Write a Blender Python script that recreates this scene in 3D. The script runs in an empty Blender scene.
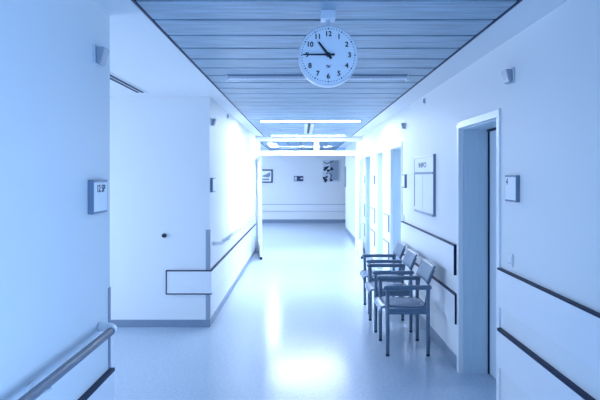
import bpy, bmesh, math, random
from mathutils import Vector, Matrix
random.seed(7)
C = bpy.context.scene
PI = math.pi
H = 2.52            # ceiling height
XR, XL, XN = 1.32, -1.01, -1.04   # right wall, left wall beyond the alcove, near left wall
YC, YB = 3.03, 6.12  # end of near left wall, face of the block
YP, YE = 12.3, 19.8 # glazed partition, end wall

# ---------------------------------------------------------------- materials
def mat(name, col, rough=.5, metal=0, spec=.5, emit=None, estr=0, bump=None, noise=None, coat=0):
    m = bpy.data.materials.new(name); m.use_nodes = True
    nt = m.node_tree; b = nt.nodes['Principled BSDF']
    b.inputs['Base Color'].default_value = (*col, 1)
    b.inputs['Roughness'].default_value = rough
    b.inputs['Metallic'].default_value = metal
    b.inputs['Specular IOR Level'].default_value = spec
    b.inputs['Coat Weight'].default_value = coat
    if emit:
        b.inputs['Emission Color'].default_value = (*emit, 1)
        b.inputs['Emission Strength'].default_value = estr
    tc = nt.nodes.new('ShaderNodeTexCoord')
    if noise:
        scale, amt, stretch = noise
        mp = nt.nodes.new('ShaderNodeMapping'); mp.inputs['Scale'].default_value = stretch
        n = nt.nodes.new('ShaderNodeTexNoise'); n.inputs['Scale'].default_value = scale; n.inputs['Detail'].default_value = 6
        nt.links.new(tc.outputs['Object'], mp.inputs['Vector']); nt.links.new(mp.outputs[0], n.inputs['Vector'])
        r = nt.nodes.new('ShaderNodeValToRGB')
        r.color_ramp.elements[0].position = .3; r.color_ramp.elements[1].position = .7
        r.color_ramp.elements[0].color = (*[c*(1-amt) for c in col], 1)
        r.color_ramp.elements[1].color = (*[min(1, c*(1+amt)) for c in col], 1)
        nt.links.new(n.outputs['Fac'], r.inputs['Fac']); nt.links.new(r.outputs[0], b.inputs['Base Color'])
    if bump:
        n2 = nt.nodes.new('ShaderNodeTexNoise'); n2.inputs['Scale'].default_value = bump[0]; n2.inputs['Detail'].default_value = 3
        nt.links.new(tc.outputs['Object'], n2.inputs['Vector'])
        bp = nt.nodes.new('ShaderNodeBump'); bp.inputs['Strength'].default_value = bump[1]; bp.inputs['Distance'].default_value = .002
        nt.links.new(n2.outputs['Fac'], bp.inputs['Height']); nt.links.new(bp.outputs[0], b.inputs['Normal'])
    return m

M = dict(
    wall=mat('painted_wall', (.805, .835, .855), .55, bump=(220, .25)),
    ceil=mat('plaster_ceiling', (.805, .835, .855), .7, bump=(300, .3)),
    plank=mat('ceiling_plank', (.28, .39, .49), .42, spec=.6, noise=(2.5, .30, (1.0, 12, 1))),
    groove=mat('groove_dark', (.035, .06, .12), .6),
    trimdark=mat('ceiling_edge_trim', (.015, .03, .08), .5),
    floor=mat('vinyl_floor', (.49, .59, .71), .2, spec=.34, noise=(40, .09, (1, 1, 1)), bump=(9, .12)),
    skirt=mat('vinyl_skirting', (.21, .28, .38), .35, noise=(60, .1, (1, 1, 1))),
    door=mat('door_leaf_paint', (.64, .75, .83), .4),
    reveal=mat('door_reveal_paint', (.60, .72, .80), .45, noise=(40, .04, (1, 1, .1))),
    frame=mat('white_frame', (.84, .87, .90), .35),
    board=mat('guard_board', (.82, .85, .89), .35),
    strip=mat('guard_edge_strip', (.008, .02, .06), .5, spec=.2),
    steel=mat('grey_corner_guard', (.33, .39, .47), .3, metal=.2),
    rail=mat('handrail_vinyl', (.14, .19, .27), .42),
    railend=mat('handrail_end', (.86, .89, .92), .25),
    box=mat('grey_box', (.19, .26, .36), .4),
    paper=mat('white_paper', (.88, .91, .95), .5),
    ink=mat('dark_ink', (.03, .06, .15), .5),
    wood=mat('stained_wood', (.11, .175, .26), .35, noise=(9, .14, (1, 1, 8))),
    seat=mat('laminate_seat', (.17, .24, .36), .18, spec=.7, noise=(12, .12, (6, 1, 1))),
    foot=mat('rubber_foot', (.02, .04, .09), .6),
    dial=mat('clock_dial', (.88, .92, .98), .3),
    rim=mat('clock_rim', (.74, .80, .88), .3),
    hand=mat('clock_black', (.006, .012, .035), .45),
    plastic=mat('pale_plastic', (.62, .68, .76), .4),
    tubeoff=mat('unlit_diffuser', (.72, .79, .88), .3),
    housing=mat('lamp_housing', (.20, .26, .35), .4),
    frameblack=mat('picture_frame', (.04, .07, .16), .4),
    grey=mat('grey_print', (.24, .30, .40), .5),
    windowframe=mat('window_frame_white', (.8, .83, .86), .4),
)
LC = (.69, .80, 1.0)
M['lamp'] = mat('lit_tube', (1, 1, 1), .4, emit=LC, estr=330)
M['lamp_far'] = mat('lit_tube_far', (1, 1, 1), .4, emit=LC, estr=45)
M['lamp_alcove'] = mat('lit_tube_alcove', (1, 1, 1), .4, emit=(.56, .75, 1), estr=5)  # glow of the light added in the side passage
def glassmat():
    m = bpy.data.materials.new('clear_glass'); m.use_nodes = True; nt = m.node_tree; nt.nodes.clear()
    o = nt.nodes.new('ShaderNodeOutputMaterial'); t = nt.nodes.new('ShaderNodeBsdfTransparent'); t.inputs[0].default_value = (.90, .95, 1, 1)
    g = nt.nodes.new('ShaderNodeBsdfGlossy'); g.inputs['Roughness'].default_value = .03
    x = nt.nodes.new('ShaderNodeMixShader'); x.inputs[0].default_value = .07
    nt.links.new(t.outputs[0], x.inputs[1]); nt.links.new(g.outputs[0], x.inputs[2]); nt.links.new(x.outputs[0], o.inputs[0]); return m
M['glass'] = glassmat()

# ---------------------------------------------------------------- helpers
def bx(bm, x0, x1, y0, y1, z0, z1, bev=0, seg=2):
    x0, x1 = sorted((x0, x1)); y0, y1 = sorted((y0, y1)); z0, z1 = sorted((z0, z1))
    t = bmesh.new()
    bmesh.ops.create_cube(t, size=1)
    bmesh.ops.scale(t, vec=(x1-x0, y1-y0, z1-z0), verts=t.verts)
    bmesh.ops.translate(t, vec=((x0+x1)/2, (y0+y1)/2, (z0+z1)/2), verts=t.verts)
    if bev: bmesh.ops.bevel(t, geom=t.edges[:], offset=bev, segments=seg, affect='EDGES', profile=.5)
    me = bpy.data.meshes.new('t'); t.to_mesh(me); bm.from_mesh(me); bpy.data.meshes.remove(me); t.free()
    return bm
def box(x0, x1, y0, y1, z0, z1, bev=0): return bx(bmesh.new(), x0, x1, y0, y1, z0, z1, bev)
def sweep(bm, pts, r, n=16, sx=1.0, sz=1.0, caps=True):
    """tube along points; r may be a list; sx/sz squash the section sideways/upwards"""
    pts = [Vector(p) for p in pts]; R = r if isinstance(r, (list, tuple)) else [r]*len(pts)
    rings = []
    for i, p in enumerate(pts):
        d = (pts[min(i+1, len(pts)-1)] - pts[max(i-1, 0)]).normalized()
        up = Vector((0, 0, 1)) if abs(d.z) < .95 else Vector((0, 1, 0))
        a = d.cross(up).normalized(); b = a.cross(d).normalized()
        rings.append([bm.verts.new(p + a*math.cos(2*PI*k/n)*R[i]*sx + b*math.sin(2*PI*k/n)*R[i]*sz) for k in range(n)])
    for i in range(len(rings)-1):
        for k in range(n):
            bm.faces.new((rings[i][k], rings[i][(k+1) % n], rings[i+1][(k+1) % n], rings[i+1][k])).smooth = True
    if caps: bm.faces.new(rings[0][::-1]); bm.faces.new(rings[-1])
    return bm
def tube(pts, r, **k): return sweep(bmesh.new(), pts, r, **k)
def disc_y(bm, cx, cz, r, y0, y1, n=64, r2=None):
    """solid disc facing -y, from y0 (front) to y1"""
    r2 = r if r2 is None else r2
    a = [bm.verts.new((cx+r*math.cos(2*PI*k/n), y0, cz+r*math.sin(2*PI*k/n))) for k in range(n)]
    b = [bm.verts.new((cx+r2*math.cos(2*PI*k/n), y1, cz+r2*math.sin(2*PI*k/n))) for k in range(n)]
    bm.faces.new(a); bm.faces.new(b[::-1])
    for k in range(n): bm.faces.new((a[k], b[k], b[(k+1) % n], a[(k+1) % n])).smooth = True
    return bm
def text(bm, s, size, mtx, ext=.0006, bold=True):
    cu = bpy.data.curves.new('t', 'FONT'); cu.body = s; cu.size = size; cu.align_x = 'CENTER'; cu.align_y = 'CENTER'; cu.extrude = ext
    o = bpy.data.objects.new('t', cu); C.collection.objects.link(o)
    bpy.context.view_layer.update()
    me = bpy.data.meshes.new_from_object(o.evaluated_get(bpy.context.evaluated_depsgraph_get()))
    e = size*.026 if bold else 0
    base = me.copy()
    for du, dv in (((-e, 0), (e, 0), (0, -e), (0, e)) if bold else ((0, 0),)):
        m2 = base.copy(); m2.transform(mtx @ Matrix.Translation((du, dv, 0))); bm.from_mesh(m2); bpy.data.meshes.remove(m2)
    bpy.data.meshes.remove(base)
    bpy.data.meshes.remove(me); bpy.data.objects.remove(o); bpy.data.curves.remove(cu)
    return bm
def face_mtx(pos, facing):
    """letters upright, read from: '-y' viewer in front; '+x' surface facing +x; '-x' surface facing -x"""
    ang = {'-y': 0, '+x': PI/2, '-x': -PI/2}[facing]
    return Matrix.Translation(pos) @ Matrix.Rotation(ang, 4, 'Z') @ Matrix.Rotation(PI/2, 4, 'X')

def world_loc(o):
    v = Vector((0, 0, 0))
    while o: v += o.location; o = o.parent
    return v
def obj(name, bm, m, parent=None):
    bmesh.ops.recalc_face_normals(bm, faces=bm.faces)
    if parent: origin = world_loc(parent); loc = Vector((0, 0, 0))
    else:
        xs = [v.co for v in bm.verts]
        loc = Vector([(min(v[i] for v in xs)+max(v[i] for v in xs))/2 for i in range(3)])
        loc.z = min(v.z for v in xs); origin = loc
    bmesh.ops.translate(bm, vec=-origin, verts=bm.verts)
    me = bpy.data.meshes.new(name); bm.to_mesh(me); bm.free()
    me.materials.append(M[m]); o = bpy.data.objects.new(name, me); C.collection.objects.link(o)
    o.location = loc; o.parent = parent
    return o
def tag(o, label=None, cat=None, group=None, kind=None):
    for k, v in (('label', label), ('category', cat), ('group', group), ('kind', kind)):
        if v: o[k] = v
    return o
def thing(name, label, cat, loc, group=None, kind=None):
    o = bpy.data.objects.new(name, None); o.empty_display_size = .1; C.collection.objects.link(o); o.location = loc
    return tag(o, label, cat, group, kind)
def struct(name, bm, m, label=None, parent=None):
    return tag(obj(name, bm, m, parent), label, None, None, 'structure')

# ---------------------------------------------------------------- room shell
struct('floor', box(-4.7, 4.2, -3.6, YE+.1, -.1, 0), 'floor', 'glossy pale vinyl corridor floor')

doors = [(3.77, 4.69), (7.41, 8.33), (9.07, 9.95), (10.78, 11.60)]   # openings in the right wall
DH = 2.05
bm = bmesh.new(); bx(bm, XR, XR+.25, -3.5, -.45, 0, H); bx(bm, XR, XR+.25, -.45, 1.95, 0, .4); bx(bm, XR, XR+.25, -.45, 1.95, 1.6, H); y = 1.95
for a, b in doors:
    bx(bm, XR, XR+.25, y, a, 0, H); bx(bm, XR, XR+.25, a, b, DH, H); y = b
bx(bm, XR, XR+.25, y, 17.0, 0, H)
struct('wall_right', bm, 'wall', 'long pale corridor wall with doorways on the right')
struct('wall_left', box(XN-.3, XN, -3.5, YC, 0, H), 'wall', 'near pale wall on the left carrying the handrail')
bm = box(-4.6, XL, YB, YB+.3, 0, H); bx(bm, XL-.3, XL, YB+.3, YP+.1, 0, H)
struct('wall_corner', bm, 'wall', 'projecting wall corner beyond the side passage')
bm = bmesh.new(); bx(bm, -4.6, XN-.3, YC-.3, YC, 0, H)
struct('wall_passage', bm, 'wall', 'near side wall of the side passage')
struct('wall_end', box(-4.2, 4.2, YE, YE+.2, 0, H), 'wall', 'end wall beyond the glazed partition')
bm = box(-4.2, -4.0, YP+.1, 14.4, 0, H); bx(bm, -4.2, -4.0, 17.6, YE, 0, H); bx(bm, -4.2, -4.0, 14.4, 17.6, 0, .45); bx(bm, -4.2, -4.0, 14.4, 17.6, 2.2, H)
wb = bmesh.new()
for q in ((14.4, 14.46, .45, 2.2), (17.54, 17.6, .45, 2.2), (14.4, 17.6, .45, .51), (14.4, 17.6, 2.14, 2.2), (15.96, 16.04, .45, 2.2)): bx(wb, -4.15, -4.08, *q)
we = struct('window_4', wb, 'windowframe', 'white framed window in the hall beyond the partition')  # unseen window, added to brighten the hall
obj('pane', box(-4.12, -4.11, 14.4, 17.6, .45, 2.2), 'glass', we)
bx(bm, -4.0, XL-.3, YP-.1, YP+.1, 0, H)
struct('wall_hall_left', bm, 'wall', 'left wall of the hall beyond the partition')
bm = box(4.0, 4.2, 17.0, YE, 0, H); bx(bm, XR+.25, 4.0, 16.8, 17.0, 0, H)
struct('wall_hall_right', bm, 'wall', 'right wall of the hall beyond the partition')
# wall behind the camera and end of the side passage, each with a window added for fill
def window_wall(name, n, axis, pos, a0, a1, w0, w1, z0, z1, lab):
    bm = bmesh.new()
    def q(u0, u1, c0, c1, d0=0, d1=.2, B=None):
        B = bm if B is None else B
        if axis == 'y': bx(B, u0, u1, pos-d1, pos-d0, c0, c1)
        else: bx(B, pos-d1, pos-d0, u0, u1, c0, c1)
    q(a0, w0, 0, H); q(w1, a1, 0, H); q(w0, w1, 0, z0); q(w0, w1, z1, H)
    struct(name, bm, 'wall', lab)
    w = bmesh.new()
    for u0, u1, c0, c1 in ((w0, w0+.06, z0, z1), (w1-.06, w1, z0, z1), (w0, w1, z0, z0+.06), (w0, w1, z1-.06, z1), ((w0+w1)/2-.04, (w0+w1)/2+.04, z0, z1)):
        q(u0, u1, c0, c1, .05, .12, w)
    e = struct('window_%d' % n, w, 'windowframe', 'white framed window ' + ('behind the viewpoint' if axis == 'y' else 'at the end of the side passage'))
    g = bmesh.new(); q(w0, w1, z0, z1, .08, .09, g); obj('pane', g, 'glass', e)
window_wall('wall_back', 1, 'y', -3.5, XN-.3, XR+.25, -.95, 1.22, .35, 2.35, 'wall behind the viewpoint with a window')
window_wall('wall_passage_end', 2, 'x', -4.4, YC-.3, YB+.3, YC+.15, YB-.15, .4, 1.6, 'end wall of the side passage')

bm = bmesh.new()
for q in ((-.45, -.39, .4, 1.6), (1.89, 1.95, .4, 1.6), (-.45, 1.95, .4, .46), (-.45, 1.95, 1.54, 1.6), (.71, .79, .4, 1.6)): bx(bm, XR+.15, XR+.2, *q)
e = struct('window_3', bm, 'windowframe', 'white framed window in the right wall beside the viewpoint')  # unseen window, added to brighten the near left wall
obj('pane', box(XR+.17, XR+.18, -.45, 1.95, .4, 1.6), 'glass', e)
# ceilings: white borders around the plank panels
bm = bmesh.new()
WL, WR = -.825, 1.07
bx(bm, WR+.02, XR+.25, -3.5, 17.0, H, H+.1)
bx(bm, XL-.3, WL-.02, -3.5, YP+.1, H, H+.1)
bx(bm, -4.6, XL-.3, YC-.3, YB+.3, H, H+.1)
bx(bm, -4.2, -1.09, YP+.1, YE, H, H+.1)
bx(bm, XR+.25, 4.2, 16.8, YE, H, H+.1)
bx(bm, -4.6, 4.2, -3.6, YE+.1, H+.14, H+.2)
struct('ceiling', bm, 'ceil', 'white plaster ceiling around the plank panels')
bm = bmesh.new(); k0 = 2.765; P = .345
k = -18
while k0+k*P < YP-.1:
    y0 = k0+k*P
    bx(bm, WL, WR, max(y0+.016, -3.5), min(y0+P-.016, YP-.02), H-.004, H+.03, .004)
    k += 1
pl = struct('ceiling_planks', bm, 'plank', 'slatted ceiling planks laid across the corridor')
obj('backing', box(WL, WR, -3.5, YP-.02, H+.032, H+.06), 'groove', pl)
bm = bmesh.new()
x = -1.07
while x < WR-.05:
    bx(bm, x+.014, min(x+P-.014, WR), YP+.04, YE, H-.002, H+.03, .004); x += P
pf = struct('ceiling_planks_hall', bm, 'plank', 'slatted ceiling beyond the glazed partition')
obj('backing', box(-1.07, WR, YP+.04, YE, H+.032, H+.06), 'groove', pf)
bm = bmesh.new()
for xx in (WL-.010, WR+.010): bx(bm, xx-.0065, xx+.0065, -3.5, YP-.02, H-.006, H+.05)
struct('trim_1', bm, 'trimdark', 'dark shadow gap strips at both ceiling edges')
bm = bmesh.new()
for xx in (-1.08, WR+.012): bx(bm, xx-.009, xx+.009, YP+.04, YE, H-.006, H+.05)
struct('trim_2', bm, 'trimdark', 'dark ceiling edge strips beyond the partition')

# skirtings
def skirt(name, rects, lab, h=.105):
    bm = bmesh.new()
    for r in rects: bx(bm, *r, 0, h, .003)
    struct(name, bm, 'skirt', lab)
rr = []; y = -3.4
for a, b in doors: rr.append((XR-.008, XR, y, a-.06)); y = b+.06
rr.append((XR-.008, XR, y, 17.0))
skirt('baseboard_right', rr, 'dark skirting along the right wall', .115)
skirt('baseboard_left', [(XN, XN+.008, -3.4, YC), (XN-.3, XN+.008, YC, YC+.008)], 'skirting of the near left wall', .08)
skirt('baseboard_corner', [(-4.3, XL+.008, YB-.008, YB), (XL, XL+.008, YB, YP-.06)], 'skirting round the projecting wall corner', .08)
skirt('baseboard_end', [(-4.0, 4.0, YE-.008, YE)], 'dark skirting on the end wall', .115)

# doors in the right wall
dl = ['near recessed doorway on the right beside the light switch', 'second recessed doorway on the right beyond the notice board',
      'third recessed doorway on the right', 'farthest recessed doorway on the right before the partition']
for i, (a, b) in enumerate(doors):
    d = thing('door_%d' % (i+1), dl[i], None, (XR+.1, (a+b)/2, 0), kind='structure')
    bm = bmesh.new()
    bx(bm, XR-.012, XR+.03, a-.05, a+.004, 0, DH, .004); bx(bm, XR-.012, XR+.03, b-.004, b+.05, 0, DH, .004)
    bx(bm, XR-.0125, XR+.0305, a-.0505, b+.0505, DH-.004, DH+.05, .004)
    obj('door_frame', bm, 'frame', d)
    bm = box(XR+.03, XR+.25, b-.012, b, 0, DH); bx(bm, XR+.03, XR+.25, a, a+.012, 0, DH); bx(bm, XR+.03, XR+.25, a, b, DH-.012, DH)
    obj('reveal', bm, 'reveal', d)
    bm = box(XR+.232, XR+.245, b-.022, b-.012, 0, DH-.012); bx(bm, XR+.225, XR+.245, a+.012, a+.03, 0, DH-.012); bx(bm, XR+.225, XR+.245, a+.012, b-.012, DH-.03, DH-.012)
    obj('seal', bm, 'strip', d)
    lf = obj('door_leaf', box(XR+.245, XR+.29, a+.002, b-.002, .008, DH-.01), 'door', d)
    bm = tube([(XR+.245, a+.1, 1.03), (XR+.20, a+.1, 1.03), (XR+.195, a+.115, 1.03), (XR+.195, a+.22, 1.03)], .009, n=10)
    obj('door_handle', bm, 'steel', lf)

# ---------------------------------------------------------------- wall guards
GU0, GU1, GL0, GL1, GT = .805, 1.055, .395, .64, .022
def guard(x, side, y0, y1, z0, z1, label, grp, end=True, th=.008, wrap=None, m='strip'):
    """board on a side wall; side -1: on the right wall (protrudes -x), +1: on the left wall"""
    t = thing('wall_guard', label, 'wall guard', (x+side*GT/2, (y0+y1)/2, z0), grp)
    bm = bx(bmesh.new(), x, x+side*GT, y0, y1, z0, z1-.002, .003)
    if wrap: bx(bm, wrap, x+side*GT, YB-GT, YB, z0, z1-.002, .003)
    obj('board', bm, 'board', t)
    bm = bx(bmesh.new(), x, x+side*(GT+.006), y0-(.006 if end else 0), y1, z1-.003, z1+th)
    if end: bx(bm, x, x+side*(GT+.006), y0-.008, y0+.001, z0, z1)
    if wrap:
        bx(bm, wrap-.008, x+side*(GT+.006), YB-GT-.006, YB, z1-.003, z1+th)
        bx(bm, wrap-.008, wrap, YB-GT-.006, YB, z0, z1)
        bx(bm, wrap-.008, x+side*(GT+.006), YB-GT-.004, YB, z0-.010, z0)
    obj('edge_strip', bm, m, t)
    return t
G = 'guard boards on the walls'
guard(XR, -1, 2.15, 3.71, GU0-.02, GU1-.02, 'upper white guard board on the near right wall below the light switch', G, False, .008)
guard(XR, -1, 2.15, 3.71, GL0-.01, GL1-.01, 'lower white guard board on the near right wall with thick dark top edge', G, False, .016)
guard(XR, -1, 4.77, 7.32, GU0, GU1, 'upper white guard board behind the chair backs', G)
guard(XR, -1, 4.74, 7.32, GL0, GL1, 'lower white guard board behind the chair legs', G)
guard(XR, -1, 8.42, 9.0, GU0, GU1, 'upper guard board between the second and third right doorways', G, th=.007, m='box')  # far edge strips are paler: the glare on them is put into the colour
guard(XR, -1, 8.42, 9.0, GL0, GL1, 'lower guard board between the second and third right doorways', G, th=.007, m='box')
guard(XR, -1, 10.03, 10.70, GU0, GU1, 'upper guard board between the third and farthest right doorways', G, th=.007, m='box')
guard(XR, -1, 10.03, 10.70, GL0, GL1, 'lower guard board between the third and farthest right doorways', G, th=.007, m='box')
guard(XR, -1, 11.68, 12.2, GU0, GU1, 'upper guard board between farthest right doorway and partition', G, th=.007, m='box')
guard(XR, -1, 11.68, 12.2, GL0, GL1, 'lower guard board between farthest right doorway and partition', G, th=.007, m='box')
guard(XN, 1, -2.5, YC, GL0-.02, GL1-.04, 'white guard board below the near left handrail', G, False, .014)
guard(XL, 1, YB, YP-.2, .37, .615, 'white guard board wrapping the projecting left wall corner', G, False, .007, wrap=-1.475)
t = thing('wall_guard', 'long pale guard board low on the end wall', 'wall guard', (0, YE-.01, .4), G)
obj('board', box(-4.0, 4.0, YE-GT, YE, .41, .64, .003), 'board', t)
bm = box(-4.0, 4.0, YE-GT-.006, YE, .637, .655); bx(bm, -4.0, 4.0, YE-GT-.006, YE, .40, .412)
obj('edge_strip', bm, 'steel', t)

# corner guards
def corner(x, y, sx, sy, z1, label, m):
    bm = bmesh.new()
    bx(bm, x-sx*.042, x+sx*.004, y, y+sy*.004, .08, z1, .001)
    bx(bm, x, x+sx*.004, y-sy*(.028 if sy > 0 else .042), y+sy*.004, .08, z1, .001)
    tag(obj('corner_guard', bm, m), label, 'corner guard', 'corner guards')
corner(XN, YC, 1, 1, 1.05, 'thin grey upright corner guard at the end of the near left wall', 'box')
corner(XL, YB, 1, -1, 1.063, 'grey upright corner guard on the projecting left wall corner', 'steel')

# handrails
def handrail(xw, xr, y0, y1, z, at_end, label, m='rail', r=.0225):
    t = thing('handrail', label, 'handrail', (xr, (y0+y1)/2, z), 'handrails on the left walls')
    bm = tube([(xr, y0, z), (xr, y1, z)], r, n=20)
    obj('rail', bm, m, t)
    for q, (ye, s) in enumerate(((y1, 1), (y0, -1))):
        if q not in at_end: continue
        pts = []
        for k in range(9):
            a = k/8*PI/2; R = .07
            pts.append((xr-(R-R*math.cos(a)), ye+s*(R*math.sin(a)), z))
        pts = [(xr, ye-s*.012, z)] + pts + [(xw+.001, ye+s*.07, z)]
        obj('rail_end', tube(pts, r*1.2, n=20), 'railend', t)
    n = max(2, int((y1-y0)/1.3))
    for k in range(n):
        yy = y0+(k+.5)*(y1-y0)/n
        bm = tube([(xw, yy, z-.05), (xw+(xr-xw)*.6, yy, z-.05), (xr, yy, z-.035), (xr, yy, z-.018)], .008, n=10)
        bx(bm, xw, xw+.006, yy-.025, yy+.025, z-.08, z-.02, .002)
        obj('bracket', bm, 'railend', t)
handrail(XN, -.948, -2.5, 2.79, .88, (0,), 'grey round handrail with white curved end on the near left wall', r=.0195)
handrail(XL, -.92, 6.42, 10.5, .885, (1, 0), 'pale round handrail along the far left wall towards the partition', 'plastic', .018)

# ---------------------------------------------------------------- glazed partition
zt0, zt1, zb0, zb1 = 2.41, 2.515, 2.10, 2.20
t = thing('glazed_partition', 'white framed glazed partition with transom panes across the corridor', 'partition', (.15, YP, 0))
bm = bx(bmesh.new(), XL, XR, YP-.05, YP+.03, zt0, zt1, .004); obj('top_rail', bm, 'frame', t)
bm = bx(bmesh.new(), XL, XR, YP-.05, YP+.03, zb0, zb1, .004); obj('transom_bar', bm, 'frame', t)
obj('mullion', box(.265, .37, YP-.045, YP+.025, zb1-.002, zt0+.002), 'frame', t)
obj('post', box(XL, -.92, YP-.05, YP+.03, 0, zb0+.002, .003), 'frame', t)
obj('post', box(1.175, XR, YP-.05, YP+.03, 0, zb0+.002, .003), 'frame', t)
obj('post', box(XL, -.92, YP-.045, YP+.025, zb1-.002, zt0+.002), 'frame', t)
obj('post', box(1.2, XR, YP-.045, YP+.025, zb1-.002, zt0+.002), 'frame', t)
obj('transom_pane', box(-.92, .265, YP-.012, YP-.006, zb1, zt0), 'glass', t)
obj('transom_pane', box(.37, 1.2, YP-.012, YP-.006, zb1, zt0), 'glass', t)
obj('door_closer', box(-.62, -.36, YP-.10, YP-.05, 2.115, 2.165, .005), 'plastic', t)

def leaf(hx, fx, yn, label, side):
    """door leaf standing open towards the viewer: hinge (hx, YP), free edge (fx, yn)"""
    h = Vector((hx, YP-.07, 0)); f = Vector((fx, yn, 0)); d = (f-h); L = d.length; d.normalize()
    n = Vector((0, 0, 1)).cross(d); T = .02
    def slab(bm, u0, u1, z0, z1, th=T):
        vs = []
        for u in (u0, u1):
            for s in (-th, th):
                for z in (z0, z1): vs.append(bm.verts.new(h+d*u+n*s+Vector((0, 0, z))))
        for q in ((0, 1, 3, 2), (4, 6, 7, 5), (0, 4, 5, 1), (2, 3, 7, 6), (0, 2, 6, 4), (1, 5, 7, 3)): bm.faces.new([vs[i] for i in q])
        return bm
    t = thing('glazed_door', label, 'door', (hx, YP-.07, 0), 'open glazed doors of the partition')
    bm = bmesh.new(); slab(bm, 0, .09, .02, 2.08); slab(bm, L-.09, L, .02, 2.08); slab(bm, .09, L-.09, 1.98, 2.08); slab(bm, .09, L-.09, .02, .28)
    obj('leaf_frame', bm, 'frame', t)
    obj('glass_pane', slab(bmesh.new(), .09, L-.09, .28, 1.98, .004), 'glass', t)
    bm = bmesh.new()
    p = lambda u, o, z: tuple(h+d*u+n*o+Vector((0, 0, z)))
    o1 = side*.105
    sweep(bm, [p(L-.05, side*.018, 1.22), p(L-.05, o1*.9, 1.22), p(L-.05, o1, 1.205), p(L-.05, o1, .86), p(L-.05, o1*.9, .845), p(L-.05, side*.018, .845)], .011, n=10)
    obj('pull_handle', bm, 'plastic', t)
    bm = slab(bmesh.new(), L-.03, L+.004, 0, .05, .022)
    obj('floor_stop', bm, 'strip', t)
leaf(-.945, -.806, 11.05, 'white glazed door standing open edge-on by the left wall', -1)
leaf(1.245, 1.195, 11.15, 'white glazed door standing open along the right wall', 1)

# ---------------------------------------------------------------- lamps
def lamp(y, lit, label, m='lamp', zb=H, x0=-.64, x1=.90):
    t = thing('ceiling_light', label, 'ceiling light', ((x0+x1)/2, y, zb), 'tube lights across the ceiling')
    hb = bx(bmesh.new(), x0, x1, y-.05, y+.05, zb-(.026 if lit else .012), zb+.0, .002)
    if lit:
        bx(hb, x0, x1, y-.05, y-.036, zb-.030, zb-.026); bx(hb, x0, x1, y+.036, y+.05, zb-.030, zb-.026)
        bx(hb, x0, x0+.009, y-.036, y+.036, zb-.030, zb-.026); bx(hb, x1-.009, x1, y-.036, y+.036, zb-.030, zb-.026)
    obj('housing', hb, 'housing' if not lit else 'frame', t)
    if lit: obj('diffuser', box(x0+.01, x1-.01, y-.035, y+.035, zb-.030, zb-.026), m, t)
    else:
        bm = bx(bmesh.new(), x0, x1, y-.03, y+.03, zb-.035, zb-.012, .005)
        obj('diffuser', bm, 'tubeoff', t)
        bm = bmesh.new(); n = 40
        for k in range(n): xx = x0+.02+(x1-x0-.04)*k/(n-1); bx(bm, xx-.002, xx+.002, y-.032, y+.032, zb-.037, zb-.012)
        bx(bm, x0+.02, x1-.02, y-.003, y+.003, zb-.0365, zb-.012)
        obj('louvre', bm, 'plastic', t)
        for xx in (x0-.006, x1+.006): obj('end_cap', box(xx-.009, xx+.009, y-.036, y+.036, zb-.05, zb-.001, .003), 'railend', t)
lamp(4.83, False, 'unlit tube light across the plank ceiling just beyond the clock')
lamp(8.62, True, 'lit tube light across the ceiling midway down the corridor')
lamp(11.72, True, 'lit tube light across the ceiling right before the partition')
t = thing('ceiling_light', 'lit lengthwise ceiling light seen through the left transom pane', 'ceiling light', (-.8, 15.5, H))
obj('housing', box(-.92, -.68, 14.75, 16.25, H-.02, H), 'frame', t)
obj('diffuser', box(-.90, -.70, 14.77, 16.23, H-.035, H-.02, .004), 'lamp_far', t)
t = thing('ceiling_light', 'pale square ceiling light behind the left transom pane', 'ceiling light', (-.42, 17.0, H))
obj('housing', box(-.70, -.14, 16.7, 17.3, H-.03, H), 'frame', t)
obj('diffuser', box(-.68, -.16, 16.72, 17.28, H-.04, H-.03, .004), 'tubeoff', t)
t = thing('ceiling_light', 'square ceiling light in the side passage on the left', 'ceiling light', (-3.1, 4.5, H))  # added lamp, out of view, to brighten the face of the block
obj('housing', box(-3.4, -2.8, 4.2, 4.8, H-.03, H), 'frame', t)
obj('diffuser', box(-3.38, -2.82, 4.22, 4.78, H-.04, H-.03, .004), 'lamp_alcove', t)

# slotted ceiling rail between the two lit lamps
t = thing('ceiling_channel', 'white ceiling channel with dark slot between the lit tube lights', 'ceiling channel', (.12, 10.1, H))
bm = bx(bmesh.new(), .04, .095, 9.1, 11.15, H-.03, H-.003, .003); bx(bm, .145, .20, 9.1, 11.15, H-.03, H-.003, .003); bx(bm, .04, .20, 9.1, 11.15, H-.012, H-.003)
obj('channel', bm, 'frame', t)
obj('slot', box(.097, .143, 9.15, 11.1, H-.02, H-.010), 'strip', t)

# slot diffuser in passage ceiling
t = thing('ceiling_vent', 'dark two-slot air vent in the side passage ceiling', 'ceiling vent', (-1.67, 4.95, H))
obj('vent_frame', box(-1.735, -1.605, 4.1, 5.82, H-.006, H, .002), 'frame', t)
for xx in (-1.695, -1.645): obj('slot', box(xx-.015, xx+.015, 4.13, 5.79, H-.009, H-.006), 'strip', t)

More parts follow.
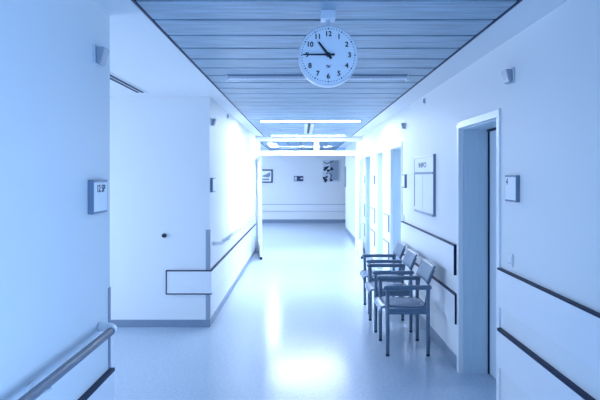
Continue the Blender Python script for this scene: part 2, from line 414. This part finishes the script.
# ---------------------------------------------------------------- clock
cx, cz, cy, cr = .1365, 2.276, 2.90, .155
t = thing('wall_clock', 'round white double-sided clock hanging from the plank ceiling, showing quarter to eleven', 'clock', (cx, cy+.05, H))
bm = disc_y(bmesh.new(), cx, cz, cr-.004, cy+.004, cy+.012, 72, cr); disc_y(bm, cx, cz, cr, cy+.012, cy+.09, 72); disc_y(bm, cx, cz, cr, cy+.09, cy+.098, 72, cr-.004)
obj('case', bm, 'rim', t)
dial = obj('dial', disc_y(bmesh.new(), cx, cz, cr-.007, cy+.001, cy+.004), 'dial', t)
for n in range(1, 13):
    a = n*PI/6; obj('numeral', text(bmesh.new(), str(n), .036, face_mtx((cx+.110*math.sin(a), cy, cz+.110*math.cos(a)), '-y')), 'hand', t)
bm = bmesh.new()
for n in range(60):
    a = n*PI/30; disc_y(bm, cx+.1375*math.sin(a), cz+.1375*math.cos(a), .0040 if n % 5 == 0 else .0025, cy-.0004, cy+.001, 8)
obj('minute_marks', bm, 'hand', t)
def hand(ang, L, tail, w0, w1, yy):
    d = Vector((math.sin(ang), 0, math.cos(ang))); n = Vector((d.z, 0, -d.x)); c = Vector((cx, yy, cz)); bm = bmesh.new(); vs = []
    for y_ in (0, .003):
        for u, w in ((-tail, w0*1.15), (0, w0), (L, w1)):
            for s in (-1, 1): vs.append(bm.verts.new(c+d*u+n*s*w+Vector((0, y_, 0))))
    F = [(0, 1, 3, 2), (2, 3, 5, 4), (6, 8, 9, 7), (8, 10, 11, 9), (0, 6, 7, 1), (4, 5, 11, 10), (0, 2, 8, 6), (2, 4, 10, 8), (1, 7, 9, 3), (3, 9, 11, 5)]
    for f in F: bm.faces.new([vs[i] for i in f])
    return bm
obj('hour_hand', hand(math.radians(10.75*30), .083, .025, .0062, .0045, cy-.010), 'hand', t)
obj('minute_hand', hand(math.radians(270), .132, .032, .005, .0028, cy-.016), 'hand', t)
obj('hub', disc_y(bmesh.new(), cx, cz, .011, cy-.018, cy+.001, 24), 'hand', t)
bm = bmesh.new(); sweep(bm, [(cx-.012, cy-.0002, cz-.058), (cx-.004, cy-.0002, cz-.052), (cx+.003, cy-.0002, cz-.059), (cx+.011, cy-.0002, cz-.054)], .0022, n=6)
sweep(bm, [(cx-.008, cy-.0002, cz-.063), (cx+.009, cy-.0002, cz-.062)], .0016, n=6)
obj('maker_mark', bm, 'hand', t)
obj('stem', tube([(cx, cy+.05, cz+cr-.004), (cx, cy+.05, 2.475)], .012, n=16), 'rim', t)
obj('ceiling_bracket', box(cx-.038, cx+.038, cy+.008, cy+.092, 2.469, H-.004, .004), 'rim', t)

# ---------------------------------------------------------------- wall boxes and signs
def sign(wall, side, y0, y1, z0, z1, label, txt=None, tz=0, ty=0, ts=.035, d=.026):
    t = thing('room_sign', label, 'sign', (wall, (y0+y1)/2, z0), 'room signs beside the doors')
    obj('case', bx(bmesh.new(), wall, wall+side*(d-.002), y0, y1, z0, z1, .003), 'box', t)
    xa = wall+side*(d-.002)
    b = .012
    c = obj('insert', bx(bmesh.new(), xa-side*.001, xa+side*.002, y0+.004, y1-b, z0+b, z1-b), 'paper', t)
    if txt:
        bm = text(bmesh.new(), txt, ts, face_mtx((xa+side*.0025, (y0+y1)/2+ty, z1-tz), '+x' if side > 0 else '-x'))
        obj('lettering', bm, 'ink', c)
    return t
sign(XN, 1, 2.715, 2.91, 1.463, 1.63, 'grey framed room sign on the near left wall above the handrail', '12 5P', .044, -.004, .050, d=.032)
sign(XR, -1, 3.392, 3.578, 1.49, 1.655, 'grey framed room sign right of the near right doorway', '4', .042, .05, .055)
sign(XL, 1, 6.16, 6.36, 1.47, 1.63, 'small dark-sided room sign on the wall behind the projecting left corner', d=.03)
sign(XR, -1, 7.06, 7.24, 1.50, 1.67, 'small dark-sided room sign beside the second right doorway', d=.03)
sign(XR, -1, 10.10, 10.30, 1.50, 1.66, 'small room sign between the third and farthest right doorways', d=.03)
sign(XR, -1, 11.72, 11.92, 1.50, 1.66, 'small room sign between the farthest right doorway and the partition', d=.03)

def sensor(wall, side, y, z, label, s=1.0):
    t = thing('wall_lamp', label, 'wall lamp', (wall, y, z), 'small call lamps high on the walls')
    obj('base', bx(bmesh.new(), wall, wall+side*.012, y-.05*s, y+.05*s, z-.048*s, z+.048*s, .003), 'plastic', t)
    bm = bx(bmesh.new(), wall+side*.012, wall+side*.055, y-.042*s, y+.042*s, z-.042*s, z+.042*s, .008)
    for v in bm.verts:
        if (v.co.x-wall)*side > .03 and v.co.z < z: v.co.x -= side*.018
    obj('lens', bm, 'steel', t)
sensor(XN, 1, 2.83, 2.255, 'small call lamp high on the near left wall')
sensor(XR, -1, 3.52, 2.275, 'small call lamp high on the right wall above the near doorway')
sensor(XL, 1, 6.24, 2.25, 'small call lamp high beside the projecting left corner', .9)
sensor(XR, -1, 7.17, 2.29, 'small call lamp high on the right wall by the second doorway', .9)
def smalldet(wall, side, y, z, label):
    t = thing('sensor', label, 'sensor', (wall, y, z), 'tiny sensors just below the ceiling')
    obj('base', bx(bmesh.new(), wall, wall+side*.008, y-.02, y+.02, z-.035, z+.035, .002), 'plastic', t)
    obj('lens', bx(bmesh.new(), wall+side*.008, wall+side*.02, y-.013, y+.013, z-.022, z+.022, .004), 'box', t)
smalldet(XR, -1, 6.0, 2.455, 'tiny sensor below the ceiling on the right wall')
smalldet(XL, 1, 7.54, 2.455, 'tiny sensor below the ceiling on the left wall')

def switch(y, z, label):
    t = thing('light_switch', label, 'light switch', (XR, y, z), 'light switches')
    obj('plate', bx(bmesh.new(), XR-.008, XR, y-.032, y+.032, z-.04, z+.04, .003), 'board', t)
    obj('rocker', bx(bmesh.new(), XR-.012, XR-.008, y-.018, y+.018, z-.026, z+.02, .002), 'frame', t)
    obj('key_slot', bx(bmesh.new(), XR-.013, XR-.011, y+.002, y+.010, z-.024, z-.014), 'box', t)
switch(3.53, 1.12, 'white light switch right of the near right doorway')
switch(7.22, 1.12, 'white light switch beside the second right doorway')

# notice board
y0, y1, z0, z1 = 5.53, 6.47, 1.25, 1.86
t = thing('notice_board', 'wide info board with two sheets on the right wall above the chairs', 'notice board', (XR, 6, z0))
obj('back_panel', box(XR-.018, XR, y0, y1, z0, z1), 'board', t)
obj('side_bar', box(XR-.024, XR, y0-.004, y0+.010, z0, z1+.008, .003), 'box', t)
obj('side_bar', box(XR-.024, XR, y1-.006, y1+.006, z0+.05, z1, .002), 'box', t)
obj('top_bar', box(XR-.028, XR, y0, y1, z1-.012, z1+.006, .003), 'frame', t)
obj('divider', box(XR-.026, XR-.016, y0+.02, y1-.01, z1-.19, z1-.168), 'box', t)
hd = obj('header', box(XR-.022, XR-.017, y0+.02, y1-.01, z1-.168, z1-.015), 'paper', t)
obj('lettering', text(bmesh.new(), 'INFO', .075, face_mtx((XR-.0225, 6.04, z1-.095), '-x') @ Matrix.Diagonal((2.2, 1, 1, 1))), 'grey', hd)
obj('sheet', box(XR-.021, XR-.017, 6.045, y1-.03, z0+.03, z1-.20), 'paper', t)
obj('sheet', box(XR-.021, XR-.017, y0+.03, 6.005, z0+.03, z1-.20), 'paper', t)
obj('clip_rail', box(XR-.032, XR, y0+.02, y1-.02, z0-.004, z0+.018, .003), 'steel', t)

# door bumper on block face
bm = bmesh.new()
disc_y(bm, -1.505, 1.0, .021, YB-.03, YB-.012, 24, .024); disc_y(bm, -1.505, 1.0, .024, YB-.012, YB, 24)
tag(obj('wall_bumper', bm, 'hand'), 'small round black bumper on the wall face beyond the side passage', 'bumper')

# ---------------------------------------------------------------- far hall
t = thing('framed_picture', 'dark framed landscape picture on the end wall', 'picture', (-1.34, YE-.015, 1.40))
a0, a1, b0, b1 = -1.66, -1.04, 1.41, 1.88
bm = bmesh.new()
for r in ((a0, a1, b0, b0+.045), (a0, a1, b1-.045, b1), (a0, a0+.045, b0, b1), (a1-.045, a1, b0, b1)): bx(bm, r[0], r[1], YE-.035, YE, r[2], r[3], .003)
obj('frame', bm, 'frameblack', t)
mt = obj('print', box(a0+.04, a1-.04, YE-.02, YE, b0+.04, b1-.04), 'paper', t)
bm = bmesh.new()
def poly(bm, pts, y=YE-.021):
    f = bm.faces.new([bm.verts.new((x, y, z)) for x, z in pts])
    g = bmesh.ops.extrude_face_region(bm, geom=[f]); bmesh.ops.translate(bm, vec=(0, -.002, 0), verts=[v for v in g['geom'] if isinstance(v, bmesh.types.BMVert)])
poly(bm, [(-1.58, 1.63), (-1.58, 1.70), (-1.40, 1.66), (-1.25, 1.72), (-1.12, 1.79), (-1.12, 1.64), (-1.2, 1.60), (-1.4, 1.63)])
poly(bm, [(-1.58, 1.50), (-1.58, 1.55), (-1.16, 1.56), (-1.16, 1.51)])
obj('landscape', bm, 'grey', mt)

t = thing('exit_sign', 'small dark exit sign on the end wall', 'sign', (-.11, YE-.02, 1.47))
obj('panel', box(-.285, .045, YE-.03, YE, 1.465, 1.65, .003), 'ink', t)
bm = bmesh.new(); YY = YE-.031
poly(bm, [(-.262, 1.49), (-.262, 1.625), (-.19, 1.625), (-.19, 1.49)], YY)
obj('door_symbol', bm, 'paper', t); bm = bmesh.new()
poly(bm, [(-.055, 1.55), (-.055, 1.575), (-.01, 1.575), (-.01, 1.60), (.03, 1.562), (-.01, 1.525), (-.01, 1.55)], YY)
obj('arrow', bm, 'paper', t)
bm = bmesh.new()
sweep(bm, [(-.225, YE-.034, 1.60), (-.22, YE-.034, 1.60)], .012, n=8)
sweep(bm, [(-.225, YE-.034, 1.585), (-.23, YE-.034, 1.55), (-.21, YE-.034, 1.525), (-.225, YE-.034, 1.50)], .006, n=6)
sweep(bm, [(-.245, YE-.034, 1.57), (-.205, YE-.034, 1.565)], .005, n=6)
obj('running_figure', bm, 'ink', t)

t = thing('wall_art', 'abstract print with black swirls on the end wall', 'picture', (1.0, YE-.015, 1.44))
obj('canvas', box(.73, 1.31, YE-.025, YE, 1.44, 2.21, .003), 'plastic', t)
obj('field', box(.98, 1.29, YE-.028, YE-.024, 1.50, 2.20), 'steel', t)
bm = bmesh.new(); yy = YE-.03
def blob(px, pz, rx, rz, rot=0):
    pts = []
    for k in range(20):
        a = 2*PI*k/20; w = 1+.22*math.sin(3*a+px*9)
        u, v = rx*w*math.cos(a), rz*w*math.sin(a)
        pts.append((px+u*math.cos(rot)-v*math.sin(rot), pz+u*math.sin(rot)+v*math.cos(rot)))
    poly(bm, pts, yy)
for b in ((.86, 1.94, .09, .05, .5), (.80, 1.87, .05, .035, -.3), (.93, 1.84, .06, .045, .2), (1.05, 1.90, .055, .055, 0), (.83, 1.50, .06, .075, .2), (.78, 1.58, .055, .04, 0),
          (.87, 1.62, .05, .035, .8), (1.03, 1.50, .05, .04, 0), (.88, 1.74, .04, .02, .8)): blob(*b)
sweep(bm, [(.93+.11*math.cos(a), yy, 1.65+.11*math.sin(a)) for a in [k*.35-1.2 for k in range(11)]], .014, n=6)
sweep(bm, [(.76, yy, 2.15), (.88, yy, 2.08), (.98, yy, 2.13), (1.1, yy, 2.16)], .016, n=6)
obj('swirls', bm, 'hand', t)

bm = box(XR-.03, XR, 16.80, 16.98, 1.32, 1.94, .004)
tag(obj('wall_plaque', bm, 'box'), 'narrow dark upright plaque at the far end of the right wall', 'plaque')

# ---------------------------------------------------------------- chairs
def chair(y0, xo, label):
    """faces -x, near side at y0"""
    XF, XB, W = .785+xo, 1.155+xo, .515
    t = thing('armchair', label, 'chair', ((XF+XB)/2, y0+W/2, 0), 'wooden armchairs along the right wall')
    ys = (y0+.018, y0+W-.018)
    for yy in ys:
        f = obj('leg', tube([(XF, yy, .02), (XF, yy, .3), (XF, yy, .625)], [.0165, .019, .0175]), 'wood', t)
        obj('foot', tube([(XF, yy, 0), (XF, yy, .022)], .0175), 'foot', f)
        f = obj('leg', tube([(XB, yy, .02), (XB, yy, .3), (XB, yy, .625)], [.0165, .019, .0175]), 'wood', t)
        obj('foot', tube([(XB, yy, 0), (XB, yy, .022)], .0175), 'foot', f)
        # armrest with rounded ends
        bm = bmesh.new(); R = [.010, .018, .0235, .0245, .0245, .0235, .018, .010]
        X = [XF-.036, XF-.031, XF-.018, XF, XB, XB+.018, XB+.028, XB+.032]
        sweep(bm, [(x_, yy, .628) for x_ in X], R, n=16, sx=1.12, sz=.86)
        obj('armrest', bm, 'wood', t)
        # under-seat side rail
        bm = bx(bmesh.new(), XF, XB, yy-.011, yy+.011, .382, .438, .004); obj('side_rail', bm, 'wood', t)
        # upright carrying the backrest
        obj('back_support', tube([(XB-.02, yy+(.05 if yy == ys[0] else -.05), .42), (XB+.012, yy+(.05 if yy == ys[0] else -.05), .62), (XB+.022, yy+(.05 if yy == ys[0] else -.05), .67), (XB+.068, yy+(.05 if yy == ys[0] else -.05), .775)], .009, n=10), 'wood', t)
    bm = bx(bmesh.new(), XF-.009, XF+.009, ys[0], ys[1], .40, .445, .004); obj('cross_rail', bm, 'wood', t)
    bm = bx(bmesh.new(), XB-.009, XB+.009, ys[0], ys[1], .40, .445, .004); obj('cross_rail', bm, 'wood', t)
    # curved ply seat: front edge rolls down, slight dish, between the side frames
    bm = bmesh.new(); prof = [(-.068, .396), (-.066, .418), (-.056, .436), (-.035, .450), (0, .454), (.1, .449), (.22, .444), (.32, .446), (.372, .452)]
    def ply(bm, prof, ya, yb, th, curve=0, ny=8):
        rows = []
        for s in (0, 1):
            for i, (px, pz) in enumerate(prof):
                a = Vector((prof[min(i+1, len(prof)-1)][0]-prof[max(i-1, 0)][0], prof[min(i+1, len(prof)-1)][1]-prof[max(i-1, 0)][1])).normalized()
                nx, nz = a.y, -a.x
                row = []
                for k in range(ny+1):
                    u = k/ny; c = curve*(1-(2*u-1)**2)
                    row.append(bm.verts.new((XF+px+s*nx*th+c, ya+(yb-ya)*u, pz+s*nz*th)))
                rows.append(row)
        n = len(prof)
        for s in (0, 1):
            for i in range(n-1):
                for k in range(ny):
                    q = rows[s*n+i]; r = rows[s*n+i+1]; bm.faces.new((q[k], q[k+1], r[k+1], r[k])).smooth = True
        for i in range(n-1):
            for k in (0, ny): bm.faces.new((rows[i][k], rows[i+1][k], rows[n+i+1][k], rows[n+i][k]))
        for i in (0, n-1):
            for k in range(ny): bm.faces.new((rows[i][k], rows[i][k+1], rows[n+i][k+1], rows[n+i][k]))
        return bm
    obj('seat', ply(bm, prof, ys[0]+.026, ys[1]-.026, .014), 'seat', t)
    bx_ = XB-XF
    prof = [(bx_-.012, .662), (bx_-.002, .69), (bx_+.022, .75), (bx_+.046, .80), (bx_+.058, .826)]
    obj('backrest', ply(bmesh.new(), prof, y0+.008, y0+W-.008, .013, .012), 'wood', t)
    return t
def copy_thing(root, dy, dx, label):
    r = root.copy(); C.collection.objects.link(r); r.location = root.location+Vector((dx, dy, 0)); r['label'] = label
    for ch in list(root.children):
        c = ch.copy(); C.collection.objects.link(c); c.parent = r
        for g in list(ch.children):
            d = g.copy(); C.collection.objects.link(d); d.parent = c
    return r
c0 = chair(5.115, 0, 'grey-blue wooden armchair, nearest of the three, beside the near right doorway')
copy_thing(c0, .785, -.005, 'grey-blue wooden armchair, middle of the three along the right wall')
copy_thing(c0, 1.565, .02, 'grey-blue wooden armchair, farthest of the three below the info board')

# ---------------------------------------------------------------- light
w = bpy.data.worlds.new('World'); C.world = w; w.use_nodes = True
bg = w.node_tree.nodes['Background']; bg.inputs[0].default_value = (.28, .53, 1.0, 1); bg.inputs[1].default_value = 1.0
def area(name, loc, rot, sx, sy, power, col):
    l = bpy.data.lights.new(name, 'AREA'); l.shape = 'RECTANGLE'; l.size = sx; l.size_y = sy; l.energy = power; l.color = col
    o = bpy.data.objects.new(name, l); C.collection.objects.link(o); o.location = loc; o.rotation_euler = rot; return o
FILL = (.30, .57, 1.0)
area('daylight_back', (.13, -3.36, .95), (PI/2, 0, 0), 2.0, 1.2, 24, FILL)  # added fill from behind the camera
area('daylight_passage', (-4.28, 4.55, 1.0), (0, -PI/2+.15, 0), 1.0, 2.7, 70, (.575, .728, 1.0))  # added fill that brightens the block face from the passage
area('daylight_side', (XR+.14, .75, 1.05), (0, PI/2-.3, 0), 1.1, 2.25, 68, (.375, .615, 1.0))  # added fill for the near left wall
area('daylight_hall', (-3.9, 16.0, 1.3), (0, -PI/2, 0), 1.6, 3.0, 165, (.575, .728, 1.0))  # added fill on the right and end walls of the hall

cam = bpy.data.cameras.new('camera'); co = bpy.data.objects.new('camera', cam); C.collection.objects.link(co)
co.location = (0, 0, 1.65); co.rotation_euler = (PI/2, 0, 0)
cam.sensor_width = 36; cam.lens = 33.6; cam.shift_x = -2/600; cam.shift_y = -24/600
C.camera = co
C.view_settings.view_transform = 'Standard'; C.view_settings.look = 'None'
C.view_settings.gamma = 1; C.view_settings.exposure = 0; C.view_settings.use_curve_mapping = False
